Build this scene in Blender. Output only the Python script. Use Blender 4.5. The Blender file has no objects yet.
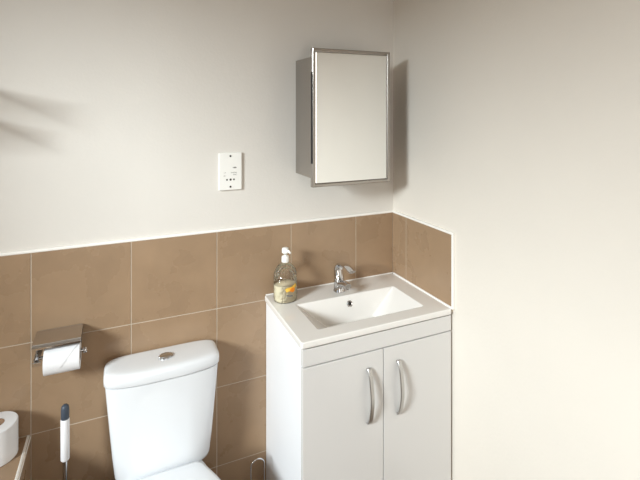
import bpy, bmesh, math, random
from mathutils import Vector, Matrix
random.seed(7)
PI = math.pi
SC = bpy.context.scene
COL = SC.collection

# ---------------------------------------------------------------- camera, world, lights, exposure
cam_d = bpy.data.cameras.new('camera')
cam_d.sensor_width = 36.0
cam_d.lens = 446.0 / 640.0 * 36.0
cam_d.shift_y = -(240 - 108.84) / 640.0
cam_d.clip_start = 0.02
cam = bpy.data.objects.new('camera', cam_d)
cam.location = (-1.1229, -1.7066, 1.59)
cam.rotation_euler = (PI / 2, 0, -math.radians(24.095))
COL.objects.link(cam)
SC.camera = cam

world = bpy.data.worlds.new('sky')
SC.world = world
world.use_nodes = True
bg = world.node_tree.nodes['Background']
bg.inputs[0].default_value = (0.75, 0.87, 1.0, 1)
bg.inputs[1].default_value = 1.0

def area(name, loc, target, sx, sy, power, col, spread=180):
    d = bpy.data.lights.new(name, 'AREA')
    d.shape = 'RECTANGLE'; d.size = sx; d.size_y = sy
    d.energy = power; d.color = col; d.spread = math.radians(spread)
    o = bpy.data.objects.new(name, d)
    o.location = loc
    v = Vector(target) - Vector(loc)
    o.rotation_euler = v.to_track_quat('-Z', 'Y').to_euler()
    COL.objects.link(o)
    return o
area('window_daylight', (-4.3, -2.35, 2.65), (-2.4, -1.35, 1.70), 0.85, 0.85, 310.0, (0.90, 0.96, 1.0))
area('fill_light', (-1.0, -2.52, 1.35), (-0.75, 0.0, 0.9), 0.75, 1.7, 10.5, (1.0, 0.955, 0.91))  # added fill lamp before the closed door, no real source there

SC.view_settings.view_transform = 'Standard'
SC.view_settings.look = 'None'
SC.view_settings.gamma = 1.0
SC.view_settings.exposure = 0.04
SC.view_settings.use_curve_mapping = False
SC.cycles.use_denoising = True
SC.cycles.max_bounces = 14
SC.cycles.diffuse_bounces = 8
SC.cycles.transmission_bounces = 12
SC.cycles.caustics_reflective = False
SC.cycles.caustics_refractive = False
SC.cycles.sample_clamp_indirect = 6.0

# ---------------------------------------------------------------- materials
def s2l(c):
    return tuple((v / 12.92 if v <= 0.04045 else ((v + 0.055) / 1.055) ** 2.4) for v in c)

def rgb(r, g, b):
    return s2l((r / 255, g / 255, b / 255)) + (1.0,)

def mat(name, col, rough=0.5, metal=0.0, coat=0.0, noise=0.0, nscale=8.0, bump=0.0, bscale=200.0,
        trans=0.0, ior=1.45, spec=0.5, rvar=0.0):
    m = bpy.data.materials.new(name)
    m.use_nodes = True
    nt = m.node_tree
    b = nt.nodes['Principled BSDF']
    b.inputs['Base Color'].default_value = col
    b.inputs['Roughness'].default_value = rough
    b.inputs['Metallic'].default_value = metal
    b.inputs['Coat Weight'].default_value = coat
    b.inputs['Coat Roughness'].default_value = 0.05
    b.inputs['Transmission Weight'].default_value = trans
    b.inputs['IOR'].default_value = ior
    b.inputs['Specular IOR Level'].default_value = spec
    tc = nt.nodes.new('ShaderNodeTexCoord')
    if noise > 0 or rvar > 0:
        n = nt.nodes.new('ShaderNodeTexNoise')
        n.inputs['Scale'].default_value = nscale
        n.inputs['Detail'].default_value = 6
        nt.links.new(tc.outputs['Object'], n.inputs['Vector'])
        if noise > 0:
            r = nt.nodes.new('ShaderNodeMapRange')
            r.inputs['From Min'].default_value = 0.3; r.inputs['From Max'].default_value = 0.7
            r.inputs['To Min'].default_value = 1 - noise; r.inputs['To Max'].default_value = 1 + noise
            nt.links.new(n.outputs['Fac'], r.inputs['Value'])
            h = nt.nodes.new('ShaderNodeHueSaturation')
            h.inputs['Color'].default_value = col
            nt.links.new(r.outputs[0], h.inputs['Value'])
            nt.links.new(h.outputs[0], b.inputs['Base Color'])
        if rvar > 0:
            r2 = nt.nodes.new('ShaderNodeMapRange')
            r2.inputs['To Min'].default_value = rough - rvar; r2.inputs['To Max'].default_value = rough + rvar
            nt.links.new(n.outputs['Fac'], r2.inputs['Value'])
            nt.links.new(r2.outputs[0], b.inputs['Roughness'])
    if bump > 0:
        n2 = nt.nodes.new('ShaderNodeTexNoise')
        n2.inputs['Scale'].default_value = bscale
        n2.inputs['Detail'].default_value = 4
        nt.links.new(tc.outputs['Object'], n2.inputs['Vector'])
        bp = nt.nodes.new('ShaderNodeBump')
        bp.inputs['Strength'].default_value = bump
        bp.inputs['Distance'].default_value = 0.002
        nt.links.new(n2.outputs['Fac'], bp.inputs['Height'])
        nt.links.new(bp.outputs[0], b.inputs['Normal'])
    return m

M = {}
M['paint'] = mat('painted_plaster', rgb(228, 221, 211), 0.7, noise=0.012, nscale=3, bump=0.25, bscale=90)
M['paint_dimmed'] = mat('painted_plaster_dimmed', rgb(219, 214, 207), 0.7, noise=0.012, nscale=3, bump=0.25, bscale=90)  # wall paint darkened and cooled in colour for weaker light on back wall
M['ceiling'] = mat('ceiling_paint', rgb(225, 220, 212), 0.8)
M['tile'] = mat('brown_tile', rgb(156, 130, 104), 0.28, noise=0.08, nscale=8, rvar=0.06, bump=0.06, bscale=60)
M['grout'] = mat('grout', rgb(196, 182, 165), 0.85, noise=0.05, nscale=40)
M['trim'] = mat('white_plastic_trim', rgb(244, 241, 236), 0.35)
M['ceramic'] = mat('glazed_ceramic', rgb(226, 228, 231), 0.07, coat=0.3)
M['basin'] = mat('warm_white_ceramic', rgb(234, 231, 227), 0.08, coat=0.3)
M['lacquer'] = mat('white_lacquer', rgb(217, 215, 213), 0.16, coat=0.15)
M['lacquer_lit'] = mat('white_lacquer_daylit', rgb(243, 244, 247), 0.25)  # lacquer copy brightened and blued in colour to imitate window light on side
M['chrome'] = mat('chrome', (0.66, 0.66, 0.67, 1), 0.07, metal=1.0)
M['satin'] = mat('satin_steel', (0.58, 0.57, 0.56, 1), 0.28, metal=1.0)
M['steel'] = mat('stainless_steel', (0.42, 0.39, 0.36, 1), 0.25, metal=1.0)
M['mirror'] = mat('mirror_glass', (0.93, 0.94, 0.93, 1), 0.01, metal=1.0)
M['black'] = mat('black_plastic', rgb(22, 21, 20), 0.5)
M['dark'] = mat('dark_hole', rgb(40, 36, 32), 0.6)
M['paper'] = mat('tissue_paper', rgb(230, 230, 232), 0.95, bump=0.3, bscale=300)
M['card'] = mat('cardboard', rgb(150, 120, 95), 0.9)
M['plastic'] = mat('white_plastic', rgb(240, 238, 233), 0.3)
M['handle'] = mat('white_brush_handle', rgb(232, 232, 234), 0.35)
M['cap'] = mat('slate_rubber', rgb(62, 70, 82), 0.45)
M['print'] = mat('grey_print', rgb(130, 125, 120), 0.7)
M['glass'] = mat('clear_plastic', (1, 1, 1, 1), 0.03, trans=1.0, ior=1.3)
def thin_clear(name, tint, rough=.04, glossy=.9):
    m = bpy.data.materials.new(name); m.use_nodes = True
    nt = m.node_tree; nt.nodes.clear()
    o = nt.nodes.new('ShaderNodeOutputMaterial'); mx = nt.nodes.new('ShaderNodeMixShader')
    t = nt.nodes.new('ShaderNodeBsdfTransparent'); g = nt.nodes.new('ShaderNodeBsdfGlossy'); l = nt.nodes.new('ShaderNodeLayerWeight')
    t.inputs[0].default_value = tint; g.inputs['Roughness'].default_value = rough; l.inputs[0].default_value = .12
    g.inputs[0].default_value = (glossy, glossy, glossy, 1)
    nt.links.new(l.outputs['Fresnel'], mx.inputs[0]); nt.links.new(t.outputs[0], mx.inputs[1]); nt.links.new(g.outputs[0], mx.inputs[2])
    nt.links.new(mx.outputs[0], o.inputs[0])
    return m
M['glass'] = thin_clear('clear_plastic', (.93, .94, .93, 1))
M['bottle'] = thin_clear('mottled_clear_plastic', (.955, .95, .94, 1), .12, 1.0)
_nt = M['bottle'].node_tree
_tc = _nt.nodes.new('ShaderNodeTexCoord'); _v = _nt.nodes.new('ShaderNodeTexVoronoi'); _v.inputs['Scale'].default_value = 90
_b = _nt.nodes.new('ShaderNodeBump'); _b.inputs['Strength'].default_value = .9; _b.inputs['Distance'].default_value = .004
_nt.links.new(_tc.outputs['Object'], _v.inputs['Vector']); _nt.links.new(_v.outputs['Distance'], _b.inputs['Height'])
for _n in _nt.nodes:
    if _n.type in ('BSDF_GLOSSY', 'LAYER_WEIGHT'): _nt.links.new(_b.outputs[0], _n.inputs['Normal'])
    if _n.type == 'LAYER_WEIGHT': _n.inputs[0].default_value = .30
M['frost'] = mat('frosted_glass', (1, 1, 1, 1), 0.45, trans=1.0, ior=1.4)
M['soap'] = mat('pale_yellow_soap', rgb(248, 236, 203), 0.25, noise=0.05, nscale=30)
M['orange'] = mat('orange_toy', rgb(235, 140, 30), 0.4)
M['yellow'] = mat('yellow_toy', rgb(240, 195, 80), 0.4)
M['floor'] = mat('floor_tile', rgb(120, 100, 82), 0.4, noise=0.1, nscale=6)
M['door'] = mat('door_paint', rgb(232, 229, 224), 0.4)
M['silicone'] = mat('white_silicone', rgb(243, 241, 238), 0.4)

# ---------------------------------------------------------------- helpers
def box(bm, x0, x1, y0, y1, z0, z1, mi=0):
    v = [bm.verts.new(p) for p in ((x0, y0, z0), (x1, y0, z0), (x1, y1, z0), (x0, y1, z0),
                                   (x0, y0, z1), (x1, y0, z1), (x1, y1, z1), (x0, y1, z1))]
    for f in ((0, 3, 2, 1), (4, 5, 6, 7), (0, 1, 5, 4), (1, 2, 6, 5), (2, 3, 7, 6), (3, 0, 4, 7)):
        fc = bm.faces.new([v[i] for i in f]); fc.material_index = mi

def loft(bm, loops, cap0=True, cap1=True, mi=0, closed=True):
    L = [[bm.verts.new(p) for p in lp] for lp in loops]
    n = len(L[0])
    for a, b in zip(L, L[1:]):
        for i in range(n if closed else n - 1):
            j = (i + 1) % n
            f = bm.faces.new((a[i], a[j], b[j], b[i])); f.material_index = mi
    if cap0:
        f = bm.faces.new(list(reversed(L[0]))); f.material_index = mi
    if cap1:
        f = bm.faces.new(L[-1]); f.material_index = mi
    return L

def lathe(bm, prof, o=(0, 0, 0), axis='z', n=40, mi=0, cap0=True, cap1=True, sx=1.0, sy=1.0):
    loops = []
    for r, h in prof:
        lp = []
        for i in range(n):
            a = 2 * PI * i / n
            c, s = r * math.cos(a) * sx, r * math.sin(a) * sy
            p = {'z': (c, s, h), 'x': (h, c, s), 'y': (s, h, c)}[axis]
            lp.append((o[0] + p[0], o[1] + p[1], o[2] + p[2]))
        loops.append(lp)
    loft(bm, loops, cap0, cap1, mi)

def frames(path):
    P = [Vector(p) for p in path]
    out = []
    for i in range(len(P)):
        t = (P[min(i + 1, len(P) - 1)] - P[max(i - 1, 0)]).normalized()
        out.append((P[i], t))
    return out

def smooth_path(pts, k=8):
    P = [Vector(p) for p in pts]
    P = [2 * P[0] - P[1]] + P + [2 * P[-1] - P[-2]]
    out = []
    for i in range(1, len(P) - 2):
        for j in range(k):
            t = j / k
            a, b, c, d = P[i - 1], P[i], P[i + 1], P[i + 2]
            out.append(0.5 * ((2 * b) + (c - a) * t + (2 * a - 5 * b + 4 * c - d) * t * t + (3 * b - a - 3 * c + d) * t ** 3))
    out.append(P[-2])
    return out

def tube(bm, path, r, n=14, side=(1, 0, 0), ry=None, mi=0):
    """round or oval tube along a path; r may be a list; side is the direction of the first radius"""
    loops = []
    fr = frames(path)
    for i, (p, t) in enumerate(fr):
        s = Vector(side); s = (s - t * s.dot(t)).normalized()
        u = t.cross(s)
        ra = r[i] if isinstance(r, (list, tuple)) else r
        rb = ra if ry is None else (ry[i] if isinstance(ry, (list, tuple)) else ry)
        loops.append([p + s * ra * math.cos(2 * PI * k / n) + u * rb * math.sin(2 * PI * k / n) for k in range(n)])
    loft(bm, loops, mi=mi)

def strap(bm, path, w, th, side=(1, 0, 0), mi=0):
    """flat strap with rounded rectangular section"""
    loops = []
    for i, (p, t) in enumerate(frames(path)):
        s = Vector(side); s = (s - t * s.dot(t)).normalized()
        u = t.cross(s)
        a = (w[i] if isinstance(w, (list, tuple)) else w) / 2
        b = (th[i] if isinstance(th, (list, tuple)) else th) / 2
        c = min(a, b) * 0.45
        q = [(a, b - c), (a - c, b), (-a + c, b), (-a, b - c), (-a, -b + c), (-a + c, -b), (a - c, -b), (a, -b + c)]
        loops.append([p + s * x + u * y for x, y in q])
    loft(bm, loops, mi=mi)

def obj(name, bm, m, parent=None, bevel=0.0, seg=3, smooth=True, angle=35, label=None):
    bmesh.ops.recalc_face_normals(bm, faces=bm.faces)
    me = bpy.data.meshes.new(name)
    bm.to_mesh(me); bm.free()
    for k in (m if isinstance(m, (list, tuple)) else [m]):
        me.materials.append(k)
    o = bpy.data.objects.new(name, me)
    COL.objects.link(o)
    if parent is not None:
        o.parent = parent
        o.location = -parent.location
        if parent.parent is not None:
            o.location = (0, 0, 0)
    if smooth:
        for p in me.polygons: p.use_smooth = True
        me.set_sharp_from_angle(angle=math.radians(angle))
    if bevel > 0:
        b = o.modifiers.new('bevel', 'BEVEL')
        b.width = bevel; b.segments = seg; b.limit_method = 'ANGLE'; b.angle_limit = math.radians(35)
        b.harden_normals = False
        for p in me.polygons: p.use_smooth = True
        me.set_sharp_from_angle(angle=math.radians(180))
        w = o.modifiers.new('normals', 'WEIGHTED_NORMAL'); w.keep_sharp = False
    if label: o['label'] = label
    return o

def thing(name, label, cat, loc=(0, 0, 0), group=None):
    o = bpy.data.objects.new(name, None)
    o.empty_display_size = 0.05
    o.location = loc
    COL.objects.link(o)
    o['label'] = label; o['category'] = cat
    if group: o['group'] = group
    bpy.context.view_layer.update()
    return o

def tag(o, label, cat, group=None):
    o['label'] = label; o['category'] = cat
    if group: o['group'] = group
    return o

def struct(name, bm, m, parent=None, **k):
    o = obj(name, bm, m, parent, **k)
    if parent is None: o['kind'] = 'structure'
    return o

NB = bmesh.new

# ---------------------------------------------------------------- room shell
XL, YF, ZC = -2.40, -2.60, 2.40
W = .009   # painted plaster lies this far behind the tile faces
bm = NB(); box(bm, XL - .12, .12, YF - .12, .12, -.1, 0); struct('floor', bm, M['floor'], smooth=False)
bm = NB(); box(bm, XL - .12, .12, YF - .12, .12, ZC, ZC + .1); struct('ceiling', bm, M['ceiling'], smooth=False)
bm = NB(); box(bm, XL - .12, .12, W, .12, 0, ZC); struct('wall_back', bm, M['paint_dimmed'], smooth=False)
bm = NB(); box(bm, W, .12, YF - .12, W, 0, ZC); struct('wall_right', bm, M['paint'], smooth=False)
# front wall with a door opening, left wall with a window opening
DX0, DX1, DZ = -1.42, -0.62, 2.02
bm = NB()
box(bm, XL - .12, DX0, YF - .12, YF, 0, ZC); box(bm, DX1, W, YF - .12, YF, 0, ZC); box(bm, DX0, DX1, YF - .12, YF, DZ, ZC)
struct('wall_front', bm, M['paint'], smooth=False)
WY0, WY1, WZ0, WZ1 = -2.15, -0.75, 1.10, 2.22
bm = NB()
box(bm, XL - .12, XL, YF, WY0, 0, ZC); box(bm, XL - .12, XL, WY1, W, 0, ZC)
box(bm, XL - .12, XL, WY0, WY1, 0, WZ0); box(bm, XL - .12, XL, WY0, WY1, WZ1, ZC)
struct('wall_left', bm, M['paint'], smooth=False)
bm = NB()
for a in ((WY0, WY0 + .05, WZ0, WZ1), (WY1 - .05, WY1, WZ0, WZ1), (WY0 + .05, WY1 - .05, WZ0, WZ0 + .05), (WY0 + .05, WY1 - .05, WZ1 - .05, WZ1)):
    box(bm, XL - .10, XL - .04, a[0], a[1], a[2], a[3])
w = struct('window_1', bm, M['trim'], bevel=.004)
bm = NB(); box(bm, XL - .076, XL - .07, WY0 + .05, WY1 - .05, WZ0 + .05, WZ1 - .05)
struct('window_pane', bm, M['glass'], w)
bm = NB(); box(bm, DX0, DX1, YF - .075, YF - .035, .006, DZ)
for z0, z1 in ((.2, .9), (1.05, 1.85)):
    for x0, x1 in ((DX0 + .1, DX0 + .37), (DX1 - .37, DX1 - .1)):
        box(bm, x0, x1, YF - .037, YF - .028, z0, z1)
d = struct('door_1', bm, M['door'], bevel=.004)
bm = NB(); tube(bm, smooth_path([(DX1 - .06, YF - .03, 1.0), (DX1 - .06, YF + .03, 1.0), (DX1 - .075, YF + .045, 1.0), (DX1 - .17, YF + .045, 1.0)]), .009)
struct('door_handle', bm, M['chrome'], d)

# tiles: individual raised tiles over a grout bed
T = 0.30; G = 0.0031; TH = 0.0
ZT = 1.59 - .4683
gx = -0.1888
def tile_run(bm, lines, rows, place):
    for a, b in zip(lines, lines[1:]):
        for z0, z1 in rows:
            u0, u1 = min(a, b) + G / 2, max(a, b) - G / 2
            place(u0, u1, z0 + G / 2, z1 - G / 2)
rows = []
z = ZT - .2914
rows.append((z, ZT))
while z > 0.001:
    z2 = max(z - T, 0); rows.append((z2, z)); z = z2
rows = [r for r in rows if r[1] - r[0] > .01]
xs = [-TH + .001, gx]
while xs[-1] > XL + T: xs.append(xs[-1] - T)
xs.append(XL)
bm = NB()
box(bm, XL, W, .0012, W, 0, ZT, 1)
tile_run(bm, xs, rows, lambda u0, u1, z0, z1: box(bm, u0, u1, -TH, -TH + .0025, z0, z1, 0))
tb = struct('wall_back_tiling', bm, [M['tile'], M['grout']], bevel=.0005, seg=1)
TR = 0.3923
bm = NB()
box(bm, .0012, W, -TR, .0012, .835, ZT, 1)
tile_run(bm, [-TH + .001, -.103, -TR], rows[:1], lambda u0, u1, z0, z1: box(bm, -TH, -TH + .0025, u0, u1, max(z0, .836), z1, 0))
struct('wall_right_tiling', bm, [M['tile'], M['grout']], bevel=.0005, seg=1)
bm = NB()
box(bm, XL, W, -.0015, W, ZT, ZT + .009)
struct('trim_1', bm, M['trim'], bevel=.002)
bm = NB()
box(bm, -.0015, W, -TR - .009, -.0015, ZT, ZT + .009)
box(bm, -.0015, W, -TR - .009, -TR, .846, ZT)
struct('trim_2', bm, M['trim'], bevel=.002)
# tiled boxing along the left wall
LX, LZ, LY = -1.389, .5305, -2.2
bm = NB()
box(bm, XL, LX - .0012, LY, -TH, 0, LZ - .0012, 1)
yy = [-TH - .001, -.30]
while yy[-1] > LY + T: yy.append(yy[-1] - T)
yy.append(LY)
xx = [LX - .006, LX - .27, XL + .0]
for a, b in zip(yy, yy[1:]):
    for c, e in zip(xx, xx[1:]):
        box(bm, e + G / 2, c - G / 2, b + G / 2, a - G / 2, LZ - .003, LZ, 0)
    for z0, z1 in ((0, .23), (.23, LZ - .006)):
        box(bm, LX - .003, LX, b + G / 2, a - G / 2, z0 + G / 2, z1 - G / 2, 0)
struct('wall_left_ledge', bm, [M['tile'], M['grout']], bevel=.0005, seg=1)
bm = NB()
lp = []
for yv in (-TH, LY):
    ring = [(LX - .010, yv, LZ - .002), (LX - .010, yv, LZ + .0015)]
    ring += [(LX - .010 + .0105 * math.sin(a), yv, LZ - .009 + .0105 * math.cos(a)) for a in [PI / 2 * k / 6 for k in range(7)]]
    ring += [(LX - .002, yv, LZ - .009)]
    lp.append(ring)
loft(bm, lp)
struct('trim_3', bm, M['trim'], angle=50)

# ---------------------------------------------------------------- vanity cabinet
VX0, VX1, VY, VZ = -.5950, -.001, -.392, .8275
van = thing('vanity_cabinet', 'glossy white two-door vanity cabinet standing in the corner under the washbasin', 'cabinet', (-.30, -.2, 0))
bm = NB()
t = .016
box(bm, VX0, VX0 + t, VY + .018, -.002, 0, VZ)
struct_side = obj('side_panel', bm, M['lacquer_lit'], van, bevel=.001)
bm = NB(); box(bm, VX1 - t, VX1, VY + .018, -TH - .002, 0, VZ)
obj('side_panel', bm, M['lacquer_lit'], van, bevel=.001)
bm = NB(); box(bm, VX0 + t, VX1 - t, VY + .03, -TH - .002, .10, .116)
box(bm, VX0 + t, VX1 - t, -TH - .010, -TH - .002, .116, .60)
obj('carcass', bm, M['lacquer_lit'], van)
bm = NB(); box(bm, VX0 + t, VX1 - t, VY + .05, VY + .066, 0, .10)
obj('plinth', bm, M['lacquer'], van)
bm = NB(); box(bm, VX0, VX1, VY, VY + .0165, .7672, .8225)
obj('fascia', bm, M['lacquer'], van, bevel=.0012)
mid = (VX0 + VX1) / 2 + .003
def bow_handle(x, par):
    path = []
    zt, zb = .7125, .5215
    pts = [(x, VY - .0005, zt - .004), (x, VY - .006, zt - .006), (x, VY - .016, zt - .028), (x, VY - .022, zt - .062),
           (x, VY - .026, (zt + zb) / 2 - .01), (x, VY - .022, zb + .052), (x, VY - .016, zb + .026), (x, VY - .006, zb + .006), (x, VY - .0005, zb + .004)]
    sp = smooth_path(pts, 7)
    n = len(sp)
    b = NB()
    ws = [.0165 - .003 * math.sin(PI * i / (n - 1)) for i in range(n)]
    strap(b, sp, ws, .0065)
    obj('handle', b, M['satin'], par, label='curved satin chrome bow handle')
for x0, x1, hx in ((VX0, mid - .0016, -.354), (mid + .0016, VX1, -.234)):
    bm = NB(); box(bm, x0, x1, VY, VY + .0165, .104, .7625)
    dr = obj('door', bm, M['lacquer'], van, bevel=.0012)
    bow_handle(hx, dr)

# ---------------------------------------------------------------- washbasin
bas = thing('washbasin', 'white ceramic rectangular washbasin slab with sunken bowl on the vanity cabinet', 'washbasin', (-.30, -.2, .83))
def rrect(x0, x1, y0, y1, r, z, k=6):
    out = []
    for cx, cy, a0 in ((x1 - r, y1 - r, 0), (x0 + r, y1 - r, 90), (x0 + r, y0 + r, 180), (x1 - r, y0 + r, 270)):
        for i in range(k + 1):
            a = math.radians(a0 + 90 * i / k)
            out.append((cx + r * math.cos(a), cy + r * math.sin(a), z))
    return out
ox0, ox1, oy0, oy1 = -.6020, -.0015, -.3985, -.001
ZB = .85
outer = lambda i, z: rrect(ox0 + i, ox1 - i, oy0 + i, oy1 - i, .008 - min(i, .004), z)
ix0, ix1, iy0, iy1 = -.5175, -.0855, -.336, -.134
def bowl(i, z, k=0.0, r=.008):
    # k 0..1 blends from the rim rectangle to the bowl floor rectangle
    fx0, fx1, fy0, fy1 = -.405, -.205, -.315, -.165
    L = lambda a, b: a + (b - a) * k
    return rrect(L(ix0, fx0) - i, L(ix1, fx1) + i, L(iy0, fy0) - i, L(iy1, fy1) + i, r, z)
bm = NB()
loops = [bowl(.012, .80, 0, .01), outer(.0045, .8285), outer(.0012, .8295), outer(0, .832), outer(0, .846), outer(.0012, .849), outer(.004, ZB),
         bowl(.004, ZB, 0, .010), bowl(.0015, ZB - .0006), bowl(0, ZB - .003),
         bowl(0, .764, .93, .008), bowl(0, .7595, 1.0, .008), bowl(-.02, .7575, 1.0, .008), bowl(-.06, .756, 1.0, .008)]
loops = loops[1:]
L = loft(bm, loops, cap0=False, cap1=True)
# underside shell
un = [bowl(.006, .8285, 0, .01), bowl(.006, .755, .93, .008), bowl(.006, .750, 1.0, .008)]
L2 = loft(bm, un, cap0=False, cap1=True)
n = len(L[0])
for i in range(n):
    j = (i + 1) % n
    bm.faces.new((L[0][i], L[0][j], L2[0][j], L2[0][i]))
bo = obj('basin', bm, M['basin'], bas, angle=50)
wn = bo.modifiers.new('normals', 'WEIGHTED_NORMAL'); wn.keep_sharp = True; wn.weight = 90
# low shelf edge, overflow and waste
bm = NB()
oc = Vector((-.2955, -.1435, .819))
nrm = Vector((0, -.94, .34)).normalized()
def disc_on(bm, c, nrm, prof, n=32):
    q = Vector((0, 0, 1)).rotation_difference(nrm)
    loops = [[c + q @ Vector((r * math.cos(2 * PI * k / n), r * math.sin(2 * PI * k / n), h)) for k in range(n)] for r, h in prof]
    loft(bm, loops)
disc_on(bm, oc, nrm, [(.0125, -.004), (.0125, .001), (.0105, .0025), (.0075, .0015), (.0075, -.004)])
ofl = obj('overflow_ring', bm, M['chrome'], bas)
bm = NB(); disc_on(bm, oc, nrm, [(.0073, -.003), (.0073, .0012)])
obj('overflow_hole', bm, M['dark'], bas)
bm = NB(); lathe(bm, [(.03, 0), (.03, .003), (.024, .005), (.022, .003), (.018, .008), (.0, .009)], (-.305, -.225, .756), n=32)
obj('waste_plug', bm, M['chrome'], bas)
# silicone bead
bm = NB()
tube(bm, [(-TH - .0015, -.398, ZB + .001), (-TH - .0015, -.012, ZB + .001)], .0042, n=10)
tube(bm, [(-TH - .0015, -TH - .002, ZB + .0002), (ox0 + .006, -.0015, ZB + .0002)], .0028, n=10, side=(0, 1, 0))
obj('silicone_bead', bm, M['silicone'], bas)

# ---------------------------------------------------------------- mixer tap
tx, ty = -.3110, -.082
tap = thing('mixer_tap', 'small chrome single-lever mixer tap standing at the back of the washbasin', 'tap', (tx, ty, ZB))
bm = NB()
lathe(bm, [(.0235, 0), (.0235, .004), (.0215, .007), (.0210, .030), (.0225, .040), (.0215, .048), (.018, .052)], (tx, ty, ZB + .0003), n=40)
obj('body', bm, M['chrome'], tap)
bm = NB()
sp = smooth_path([(tx, ty - .006, ZB + .030), (tx, ty - .035, ZB + .041), (tx, ty - .062, ZB + .047), (tx, ty - .080, ZB + .046)], 6)
nn = len(sp)
tube(bm, sp, [.0165 - .003 * i / nn for i in range(nn)], n=20, ry=[.0135 - .0022 * i / nn for i in range(nn)])
spo = obj('spout', bm, M['chrome'], tap)
bm = NB(); lathe(bm, [(.0090, -.006), (.0105, -.004), (.0105, .004)], (tx, ty - .070, ZB + .036), n=24)
obj('aerator', bm, M['chrome'], spo)
bm = NB()
sp = smooth_path([(tx, ty + .000, ZB + .050), (tx, ty + .004, ZB + .066), (tx, ty + .006, ZB + .088), (tx, ty - .004, ZB + .107), (tx, ty - .026, ZB + .117), (tx, ty - .065, ZB + .121), (tx, ty - .112, ZB + .113)], 8)
nn = len(sp) - 1
tube(bm, sp, [.0205 - .006 * (i / nn) ** 1.5 for i in range(nn + 1)], n=24, ry=[max(.0062, .0205 - .024 * (i / nn)) for i in range(nn + 1)])
obj('lever', bm, M['chrome'], tap, angle=50)

# ---------------------------------------------------------------- soap dispenser
sx, sy = -.5400, -.074
so = thing('soap_dispenser', 'clear pump soap bottle with pale yellow soap and orange fish on the washbasin corner', 'soap dispenser', (sx, sy, ZB))
WX, WY = 1.0, .85
prof = [(.041, .0005), (.0445, .003), (.0460, .010), (.0465, .05), (.0460, .088), (.0445, .104), (.0400, .120), (.0310, .133), (.0200, .141), (.0135, .145), (.0135, .150)]
bm = NB(); lathe(bm, prof, (sx, sy, ZB), n=48, sx=WX, sy=WY, cap0=True, cap1=True)
bt = obj('bottle', bm, M['bottle'], so, label='clear plastic bottle body')
bm = NB(); lathe(bm, [(.040, .0025), (.0435, .006), (.0450, .012), (.0455, .05), (.0453, .064), (.044, .0645)], (sx, sy, ZB), n=48, sx=WX, sy=WY)
obj('soap', bm, M['soap'], so, label='pale yellow liquid soap filling the lower half')
BR = lambda x, e: sy - (.0465 * WY * math.sqrt(1 - min(abs(x - sx) / .0465, .98) ** 2)) - e
bm = NB()
strap(bm, smooth_path([(sx + q, BR(sx + q, .0008), ZB + .050 + h) for q, h in ((-.012, 0), (-.002, .004), (.010, .005), (.022, .010), (.032, .014))], 4), .014, .0014, side=(0, 0, 1))
obj('label_patch', bm, M['yellow'], so, label='yellow wavy shape on the bottle front')
bm = NB()
fl = []
for k in range(20):
    a = 2 * PI * k / 20
    fl.append((sx + .016 + .0095 * math.cos(a), 0, ZB + .051 + .0085 * math.sin(a)))
def yy_of(x, e): 
    return BR(x, e + .0012)
loft(bm, [[(p[0], yy_of(p[0], .0004), p[2]) for p in fl], [(p[0], yy_of(p[0], .0022), p[2]) for p in fl]])
tl = [(sx + .004, ZB + .045), (sx + .010, ZB + .050), (sx + .004, ZB + .058)]
loft(bm, [[(p[0], yy_of(p[0], .0004), p[1]) for p in tl], [(p[0], yy_of(p[0], .0022), p[1]) for p in tl]])
obj('fish_motif', bm, M['orange'], so, label='orange fish on the bottle front')
bm = NB()
strap(bm, [(sx - .010, yy_of(sx - .010, .001), ZB + .032), (sx + .003, yy_of(sx + .003, .001), ZB + .029), (sx + .015, yy_of(sx + .015, .001), ZB + .0285)], .004, .0014, side=(0, 0, 1))
obj('lettering', bm, M['print'], so, label='short dark line of lettering')
bm = NB()
lathe(bm, [(.0145, .148), (.0150, .150), (.0145, .168), (.012, .171), (.0065, .172), (.006, .176)], (sx, sy, ZB), n=32)
pc = obj('pump_collar', bm, M['plastic'], so)
bm = NB()
lathe(bm, [(.0060, .174), (.0060, .184)], (sx, sy, ZB), n=20)
obj('pump_stem', bm, M['glass'], so)
bm = NB()
lathe(bm, [(.0120, .182), (.0135, .184), (.0135, .196), (.0120, .201), (.006, .203), (0, .2035)], (sx, sy, ZB), n=28)
tube(bm, [(sx, sy, ZB + .193), (sx + .008, sy - .018, ZB + .192), (sx + .010, sy - .028, ZB + .187)], [.0050, .0045, .004], n=14, side=(0, 0, 1))
obj('pump_head', bm, M['plastic'], so)
bm = NB(); tube(bm, [(sx, sy, ZB + .149), (sx + .002, sy, ZB + .0675)], .0018, n=10)
obj('dip_tube', bm, M['glass'], so)

# ---------------------------------------------------------------- mirror cabinet
cx0, cx1 = -.4650, -.132
dz0, dz1 = 1.2957, 1.8183
mc = thing('mirror_cabinet', 'small stainless steel mirror cabinet mounted on the wall above the washbasin', 'mirror cabinet', (-.30, 0, dz0))
bm = NB()
bz0, bz1 = 1.327, 1.787
yb, yf = W - .0005, -.154
wt = .0015
box(bm, cx0, cx0 + wt, yf, yb, bz0, bz1); box(bm, cx1 - wt, cx1, yf, yb, bz0, bz1)
box(bm, cx0 + wt, cx1 - wt, yf, yb, bz1 - wt, bz1); box(bm, cx0 + wt, cx1 - wt, yf, yb, bz0, bz0 + wt)
box(bm, cx0 + wt, cx1 - wt, yb - wt, yb, bz0 + wt, bz1 - wt)
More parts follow.
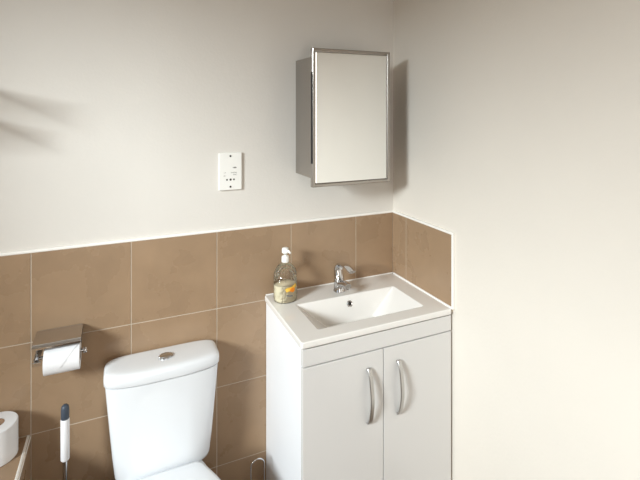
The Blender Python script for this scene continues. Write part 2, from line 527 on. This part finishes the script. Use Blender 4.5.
# folded front flange of the body
for a in ((cx0 + wt, cx0 + .02, bz0 + wt, bz1 - wt), (cx1 - .02, cx1 - wt, bz0 + wt, bz1 - wt)):
    box(bm, a[0], a[1], yf, yf + wt, a[2], a[3])
obj('body', bm, M['steel'], mc, label='brushed steel box')
for zz in (1.46, 1.62):
    bm = NB(); box(bm, cx0 + .003, cx1 - .003, yf + .02, yb - .003, zz, zz + .005)
    obj('shelf', bm, M['glass'], mc)
mx0, mx1 = -.4690, -.1280
bm = NB()
FW = .0145
yd0, yd1 = -.1763, -.158
def ring(x0, x1, z0, z1, y): return [(x0, y, z0), (x1, y, z0), (x1, y, z1), (x0, y, z1)]
R = lambda i, y: ring(mx0 + i, mx1 - i, dz0 + i, dz1 - i, y)
loft(bm, [R(FW, yd1 + .001), R(0.0, yd1), R(0, yd0 + .002), R(.002, yd0), R(FW - .004, yd0), R(FW - .001, yd0 + .004), R(FW, yd0 + .006)], cap0=True, cap1=False)
dr = obj('door', bm, M['steel'], mc, angle=25, label='mirrored door in a narrow steel frame')
bm = NB(); loft(bm, [R(FW + .0002, yd0 + .007), R(FW + .0002, yd0 + .004), R(FW + .003, yd0 + .0033)])
obj('mirror', bm, M['mirror'], dr, angle=5)
bm = NB(); box(bm, mx0 - .003, mx0 + .002, yd0 + .0005, yd1 - .008, 1.385, 1.728)
obj('finger_pull', bm, M['black'], dr, bevel=.0006, label='black strip down the door edge')
for a in ((cx0 + .0005, cx0 + .006), (cx1 - .006, cx1 - .0005)):
    bm = NB(); box(bm, a[0], a[1], -.1582, -.1540, bz0 + .001, bz1 - .001)  # strips added to darken the gap between door and body like shade
    obj('gap_shade', bm, M['black'], dr, label='black strip imitating shade in the gap behind the door')
for zz in (1.36, 1.75):
    bm = NB(); box(bm, cx1 - .012, cx1 - .003, -.1575, -.140, zz - .02, zz + .02)
    obj('hinge', bm, M['steel'], mc)

# ---------------------------------------------------------------- shaver socket
px0, px1, pz0, pz1 = -.7815, -.6925, 1.2775, 1.4215
ss = thing('shaver_socket', 'white rectangular shaver socket plate on the wall left of the mirror cabinet', 'socket', ((px0 + px1) / 2, 0, pz0))
bm = NB(); box(bm, px0, px1, -.0095 + W, W - .0003, pz0, pz1)
obj('face_plate', bm, M['plastic'], ss, bevel=.0025)
pcx = (px0 + px1) / 2
for zz in (pz0 + .013, pz1 - .013):
    bm = NB(); lathe(bm, [(.0036, -.0108 + W), (.0038, -.0095 + W), (.0038, -.0085 + W)], (pcx, 0, zz), axis='y', n=18)
    obj('screw', bm, M['dark'], ss)
bm = NB()
for dx, r in ((-.0135, .0034), (.0005, .0042), (.0135, .0034)):
    lathe(bm, [(r, -.0099 + W), (r, -.0085 + W)], (pcx + dx, 0, pz0 + .0405), axis='y', n=20)
obj('socket_hole', bm, M['dark'], ss)
bm = NB()
box(bm, pcx + .0075, pcx + .025, -.0099 + W, -.009 + W, pz0 + .0855, pz0 + .0866)
loft(bm, [[(pcx + .012, y, pz0 + .0835), (pcx + .022, y, pz0 + .0835), (pcx + .022, y, pz0 + .0886), (pcx + .012, y, pz0 + .0886)] for y in (-.0090 + W, -.00985 + W)])
obj('shaver_symbol', bm, M['print'], ss)
def text(s, x, z, size, par, y=-.0097 + W):
    cu = bpy.data.curves.new('t', 'FONT'); cu.body = s; cu.size = size; cu.extrude = .0002
    o = bpy.data.objects.new('t', cu); COL.objects.link(o)
    bpy.context.view_layer.update()
    me = bpy.data.meshes.new_from_object(o.evaluated_get(bpy.context.evaluated_depsgraph_get()))
    bpy.data.objects.remove(o)
    me.transform(Matrix.Translation((x, y, z)) @ Matrix.Rotation(PI / 2, 4, 'X'))
    me.materials.clear(); me.materials.append(M['print'])
    p = bpy.data.objects.new('lettering', me); COL.objects.link(p)
    p.parent = par; p.location = -par.location
text('SHAVERS', pcx + .0015, pz0 + .0650, .0058, ss)
text('ONLY', pcx + .0100, pz0 + .0570, .0058, ss)
text('115V', pcx - .0270, pz0 + .0660, .0045, ss)
text('230V', pcx - .0270, pz0 + .0540, .0045, ss)

# ---------------------------------------------------------------- toilet
TX = -.987
wc = thing('toilet', 'white close-coupled ceramic toilet against the tiled wall', 'toilet', (TX, -.1, 0))
def dsec(hw, y0, y1, bulge, z, n=72, e=7.0, dx=0):
    """rounded D: flat back y0, bowed front y1 (corner) with a middle bulge"""
    out = []
    for k in range(n):
        a = 2 * PI * (k + .5) / n
        c, s = math.cos(a), math.sin(a)
        x = math.copysign(abs(c) ** (2 / e), c)
        t_ = math.copysign(abs(s) ** (2 / e), s)
        ym, yh = (y0 + y1) / 2, (y0 - y1) / 2
        y = ym + t_ * yh
        if t_ < 0: y -= bulge * (1 - x * x) * (-t_)
        out.append((TX + dx + hw * x, y, z))
    return out
CZ = .366
bm = NB()
secs = [(.147, -.012, -.108, .036, CZ), (.1515, -.009, -.1125, .037, CZ + .004), (.1545, -.006, -.1155, .035, CZ + .015), (.162, -.0035, -.121, .028, .45), (.170, -.0035, -.124, .022, .54), (.178, -.0035, -.126, .018, .63), (.1825, -.0035, -.127, .016, .6855), (.178, -.005, -.122, .016, .687)]
loft(bm, [dsec(*s_) for s_ in secs])
obj('cistern', bm, M['ceramic'], wc, angle=60)
bm = NB()
lz = .690
prof = [(-.006, lz), (-.0015, lz + .0005), (0, lz + .003), (.0, lz + .018), (-.001, lz + .028), (-.004, lz + .0345), (-.010, lz + .0385), (-.020, lz + .0405), (-.034, lz + .0415), (-.055, lz + .042)]
loft(bm, [dsec(.1875 + i, -.003 + i * .35, -.1325 - i, .017, z_, e=5.5) for i, z_ in prof])
obj('cistern_lid', bm, M['ceramic'], wc, angle=60)
bm = NB(); lathe(bm, [(.0235, -.002), (.0235, .0035), (.0215, .0055), (.0195, .005)], (TX + .007, -.078, lz + .042), n=40, sx=1, sy=.85)
fb = obj('flush_button', bm, M['chrome'], wc)
bm = NB(); lathe(bm, [(.019, 0), (.019, .0062), (.0175, .007)], (TX + .007, -.078, lz + .042), n=40, sx=1, sy=.85)
obj('button_face', bm, M['satin'], fb)
# seat outline
def egg(z, sc=1.0, yb=-.152, yf=-.60, wb=.112, wm=.182, dy=0, n=40):
    right = []
    for k in range(n + 1):
        u = k / n
        v = u
        if v < .5:
            s_ = v / .5; w_ = wb + (wm - wb) * math.sin(s_ * PI / 2)
        else:
            s_ = (v - .5) / .5; w_ = wm * math.sqrt(max(0, 1 - s_ ** 2.3))
        if v < .04: w_ *= (.90 + .10 * math.sqrt(1 - (1 - v / .04) ** 2))
        if k == n: w_ = 0.0
        right.append((w_ * sc, yb + (yf - yb) * v))
    cy = (yb + yf) / 2
    pts = [(TX + w_, cy + (y - cy) * sc + dy, z) for w_, y in right] + [(TX - w_, cy + (y - cy) * sc + dy, z) for w_, y in reversed(right[:-1])]
    return pts
bm = NB()
loft(bm, [egg(z_, s_, wb=.118) for z_, s_ in ((.362, .94), (.364, .965), (.37, .975), (.376, .97), (.3775, .96))])
obj('seat', bm, M['ceramic'], wc, angle=50)
bm = NB()
loft(bm, [egg(z_, s_) for z_, s_ in ((.379, .97), (.381, .995), (.386, 1.0), (.393, .995), (.397, .98), (.400, .93), (.402, .80), (.4035, .55))])
obj('lid', bm, M['ceramic'], wc, angle=60)
# pan
def pan(z, hw, y0, y1, e=2.6, n=56):
    out = []
    for k in range(n):
        a = 2 * PI * k / n
        c, s_ = math.cos(a), math.sin(a)
        x = math.copysign(abs(c) ** (2 / e), c) * hw
        y = (y0 + y1) / 2 + math.copysign(abs(s_) ** (2 / e), s_) * (y0 - y1) / 2
        out.append((TX + x, y, z))
    return out
bm = NB()
loft(bm, [pan(0, .115, -.06, -.47), pan(.02, .112, -.06, -.465), pan(.12, .095, -.06, -.45), pan(.22, .110, -.04, -.50),
          pan(.30, .135, -.025, -.555), pan(.345, .150, -.02, -.585), pan(.356, .152, -.02, -.588), pan(.3605, .148, -.024, -.582)])
obj('pan', bm, M['ceramic'], wc, angle=60)

# ---------------------------------------------------------------- toilet roll holder on the wall
hz = .8585
th_ = thing('toilet_roll_holder', 'chrome toilet roll holder with flat cover flap fixed to the brown tiles', 'toilet roll holder', (-1.305, -TH, hz - .06))
bm = NB(); box(bm, -1.368, -1.242, -TH - .0035, -TH - .0002, hz - .055, hz + .006)
obj('back_plate', bm, M['chrome'], th_, bevel=.001)
bm = NB()
strap(bm, smooth_path([(-1.305, -TH - .004, hz + .0045), (-1.305, -.05, hz + .0045), (-1.305, -.088, hz + .002), (-1.305, -.097, hz - .004), (-1.305, -.0975, hz - .012)], 6), .134, .0022)
obj('cover_flap', bm, M['chrome'], th_, angle=30)
rz, ry_ = .8045, -.066
bm = NB()
strap(bm, smooth_path([(-1.352, -TH - .003, hz - .022), (-1.354, -.03, hz - .026), (-1.360, -.055, rz + .012), (-1.364, -.078, rz - .004)], 6), .028, .008, side=(0, .3, 1))
strap(bm, [(-1.3735, -.078, rz - .010), (-1.350, -.078, rz - .010)], .012, .008, side=(0, 0, 1))
obj('arm', bm, M['chrome'], th_, angle=40)
bm = NB()
tube(bm, [(-1.370, ry_, rz), (-1.231, ry_, rz)], .0055, n=18, side=(0, 1, 0))
lathe(bm, [(.0085, -.005), (.0095, -.003), (.0095, .003), (.0085, .005)], (-1.228, ry_, rz), axis='x', n=22)
obj('roll_bar', bm, M['chrome'], th_)
bm = NB()
strap(bm, [(-1.238, -TH - .003, hz - .012), (-1.238, -.04, hz - .014), (-1.238, -.083, hz - .012)], .016, .003, side=(0, 0, 1))
obj('side_bracket', bm, M['chrome'], th_)

# hanging roll
RR = .043
hr = thing('toilet_roll', 'part-used white toilet roll hanging in the chrome holder', 'toilet roll', (-1.2915, ry_, rz))
hc = rz - .0105
bm = NB()
xa, xb = -1.3415, -1.2420
lathe(bm, [(.0195, xa), (RR - .001, xa), (RR, xa + .001), (RR, xb - .001), (RR - .001, xb), (.0195, xb)], (0, ry_, hc), axis='x', n=56, cap0=False, cap1=False)
obj('paper', bm, M['paper'], hr, angle=40)
bm = NB()
lathe(bm, [(.0193, xa + .001), (.0193, xb - .001), (.0182, xb - .001), (.0182, xa + .001), (.0193, xa + .001)], (0, ry_, hc), axis='x', n=40, cap0=False, cap1=False)
obj('cardboard_core', bm, M['card'], hr)
# folded end of the paper: a pointed flap lying on the front of the roll
bm = NB()
def on_roll(x, a, e):  # a: angle, 0 = front, up positive
    return (x, ry_ - (RR + e) * math.cos(a), hc + (RR + e) * math.sin(a))
N1 = 14
xm = xa + .045
rows_ = []
for k in range(N1 + 1):
    u = k / N1
    a = math.radians(75 - 88 * u)
    w0 = xa + .004 + (xm - xa - .006) * max(0, u - .25) / .75
    w1 = xb - .001 - (xb - xm - .003) * u
    rows_.append([on_roll(w0 + (w1 - w0) * j / 8, a, .0016) for j in range(9)])
low = [[(p[0], ry_ + (p[1] - ry_) * (RR + .0004) / (RR + .0016), hc + (p[2] - hc) * (RR + .0004) / (RR + .0016)) for p in r_] for r_ in rows_]
loft(bm, [r_ + list(reversed(l_)) for r_, l_ in zip(rows_, low)])
obj('folded_end', bm, M['paper'], hr, angle=60)

# ---------------------------------------------------------------- spare roll on the ledge
rx, ry2, r2 = -1.4680, -.0675, .0560
sr = thing('toilet_roll', 'full white toilet roll standing upright on the tiled ledge', 'toilet roll', (rx, ry2, LZ))
bm = NB()
lathe(bm, [(.0215, .0), (r2 - .002, .0), (r2, .002), (r2, .102), (r2 - .002, .104), (.0215, .104)], (rx, ry2, LZ + .0003), n=64, cap0=False, cap1=False)
obj('paper', bm, M['paper'], sr, angle=40)
bm = NB()
lathe(bm, [(.0213, .001), (.0213, .1035), (.0200, .1035), (.0200, .001), (.0213, .001)], (rx, ry2, LZ + .0003), n=44, cap0=False, cap1=False)
obj('cardboard_core', bm, M['card'], sr)

# ---------------------------------------------------------------- toilet brush
bx, by = -1.2815, -.105
tbz = thing('toilet_brush', 'toilet brush with slim white handle and slate grey cap beside the toilet', 'toilet brush', (bx, by, 0))
bm = NB(); lathe(bm, [(.0118, .492), (.0126, .494), (.0126, .618), (.0118, .620)], (bx, by, 0), n=32)
obj('handle', bm, M['handle'], tbz)
bm = NB(); lathe(bm, [(.0112, .6195), (.0118, .622), (.0118, .648), (.0105, .658), (.006, .663), (0, .6645)], (bx, by, 0), n=32)
obj('cap', bm, M['cap'], tbz)
bm = NB(); lathe(bm, [(.0068, .10), (.0068, .493)], (bx, by, 0), n=24)
obj('rod', bm, M['chrome'], tbz)
bm = NB(); lathe(bm, [(.045, 0), (.047, .003), (.047, .30), (.045, .303), (.0, .303)], (bx, by, 0), n=40)
obj('canister', bm, M['satin'], tbz)

# ---------------------------------------------------------------- wire hoop between toilet and vanity
hx, hy, hr_ = -.6600, -.105, .0255
hp = thing('wire_hoop', 'thin metal wire hoop standing between the toilet and the vanity cabinet', 'wire stand', (hx, hy, 0))
bm = NB()
pth = [(hx - hr_, hy, .008)] + [(hx - hr_, hy, .1), (hx - hr_, hy, .2)] + [(hx - hr_ * math.cos(a), hy, .268 + hr_ * math.sin(a)) for a in [PI * k / 16 for k in range(17)]] + [(hx + hr_, hy, .2), (hx + hr_, hy, .1), (hx + hr_, hy, .008)]
tube(bm, pth, .0028, n=12, side=(0, 1, 0))
obj('hoop', bm, M['chrome'], hp)
bm = NB(); lathe(bm, [(.05, 0), (.05, .006), (.045, .010), (0, .010)], (hx, hy, 0), n=36)
obj('base', bm, M['chrome'], hp)

# ---------------------------------------------------------------- two-tier rack on the back wall, just left of the picture
rk = thing('wall_rack', 'two-tier wire towel rack on the plaster wall above the tiles, left of the socket', 'towel rack', (-1.75, W, 1.55))
RX0, RX1 = -2.05, -1.545
for zz, dep in ((1.668, .23), (1.570, .185)):
    bm = NB()
    tube(bm, [(RX0, -dep, zz), (RX1, -dep, zz)], .006, n=12, side=(0, 1, 0))
    for xx_ in (RX0, RX1):
        tube(bm, [(xx_, W - .001, zz), (xx_, -dep, zz)], .006, n=12)
    for k in range(5):
        yv = -.012 - k * (dep - .012) / 5
        tube(bm, [(RX0, yv, zz), (RX1, yv, zz)], .0035, n=10, side=(0, 1, 0))
    obj('tier', bm, M['chrome'], rk)
for xx_ in (RX0, RX1):
    bm = NB(); tube(bm, [(xx_, -.004, 1.50), (xx_, -.004, 1.69)], .006, n=12)
    obj('upright', bm, M['chrome'], rk)
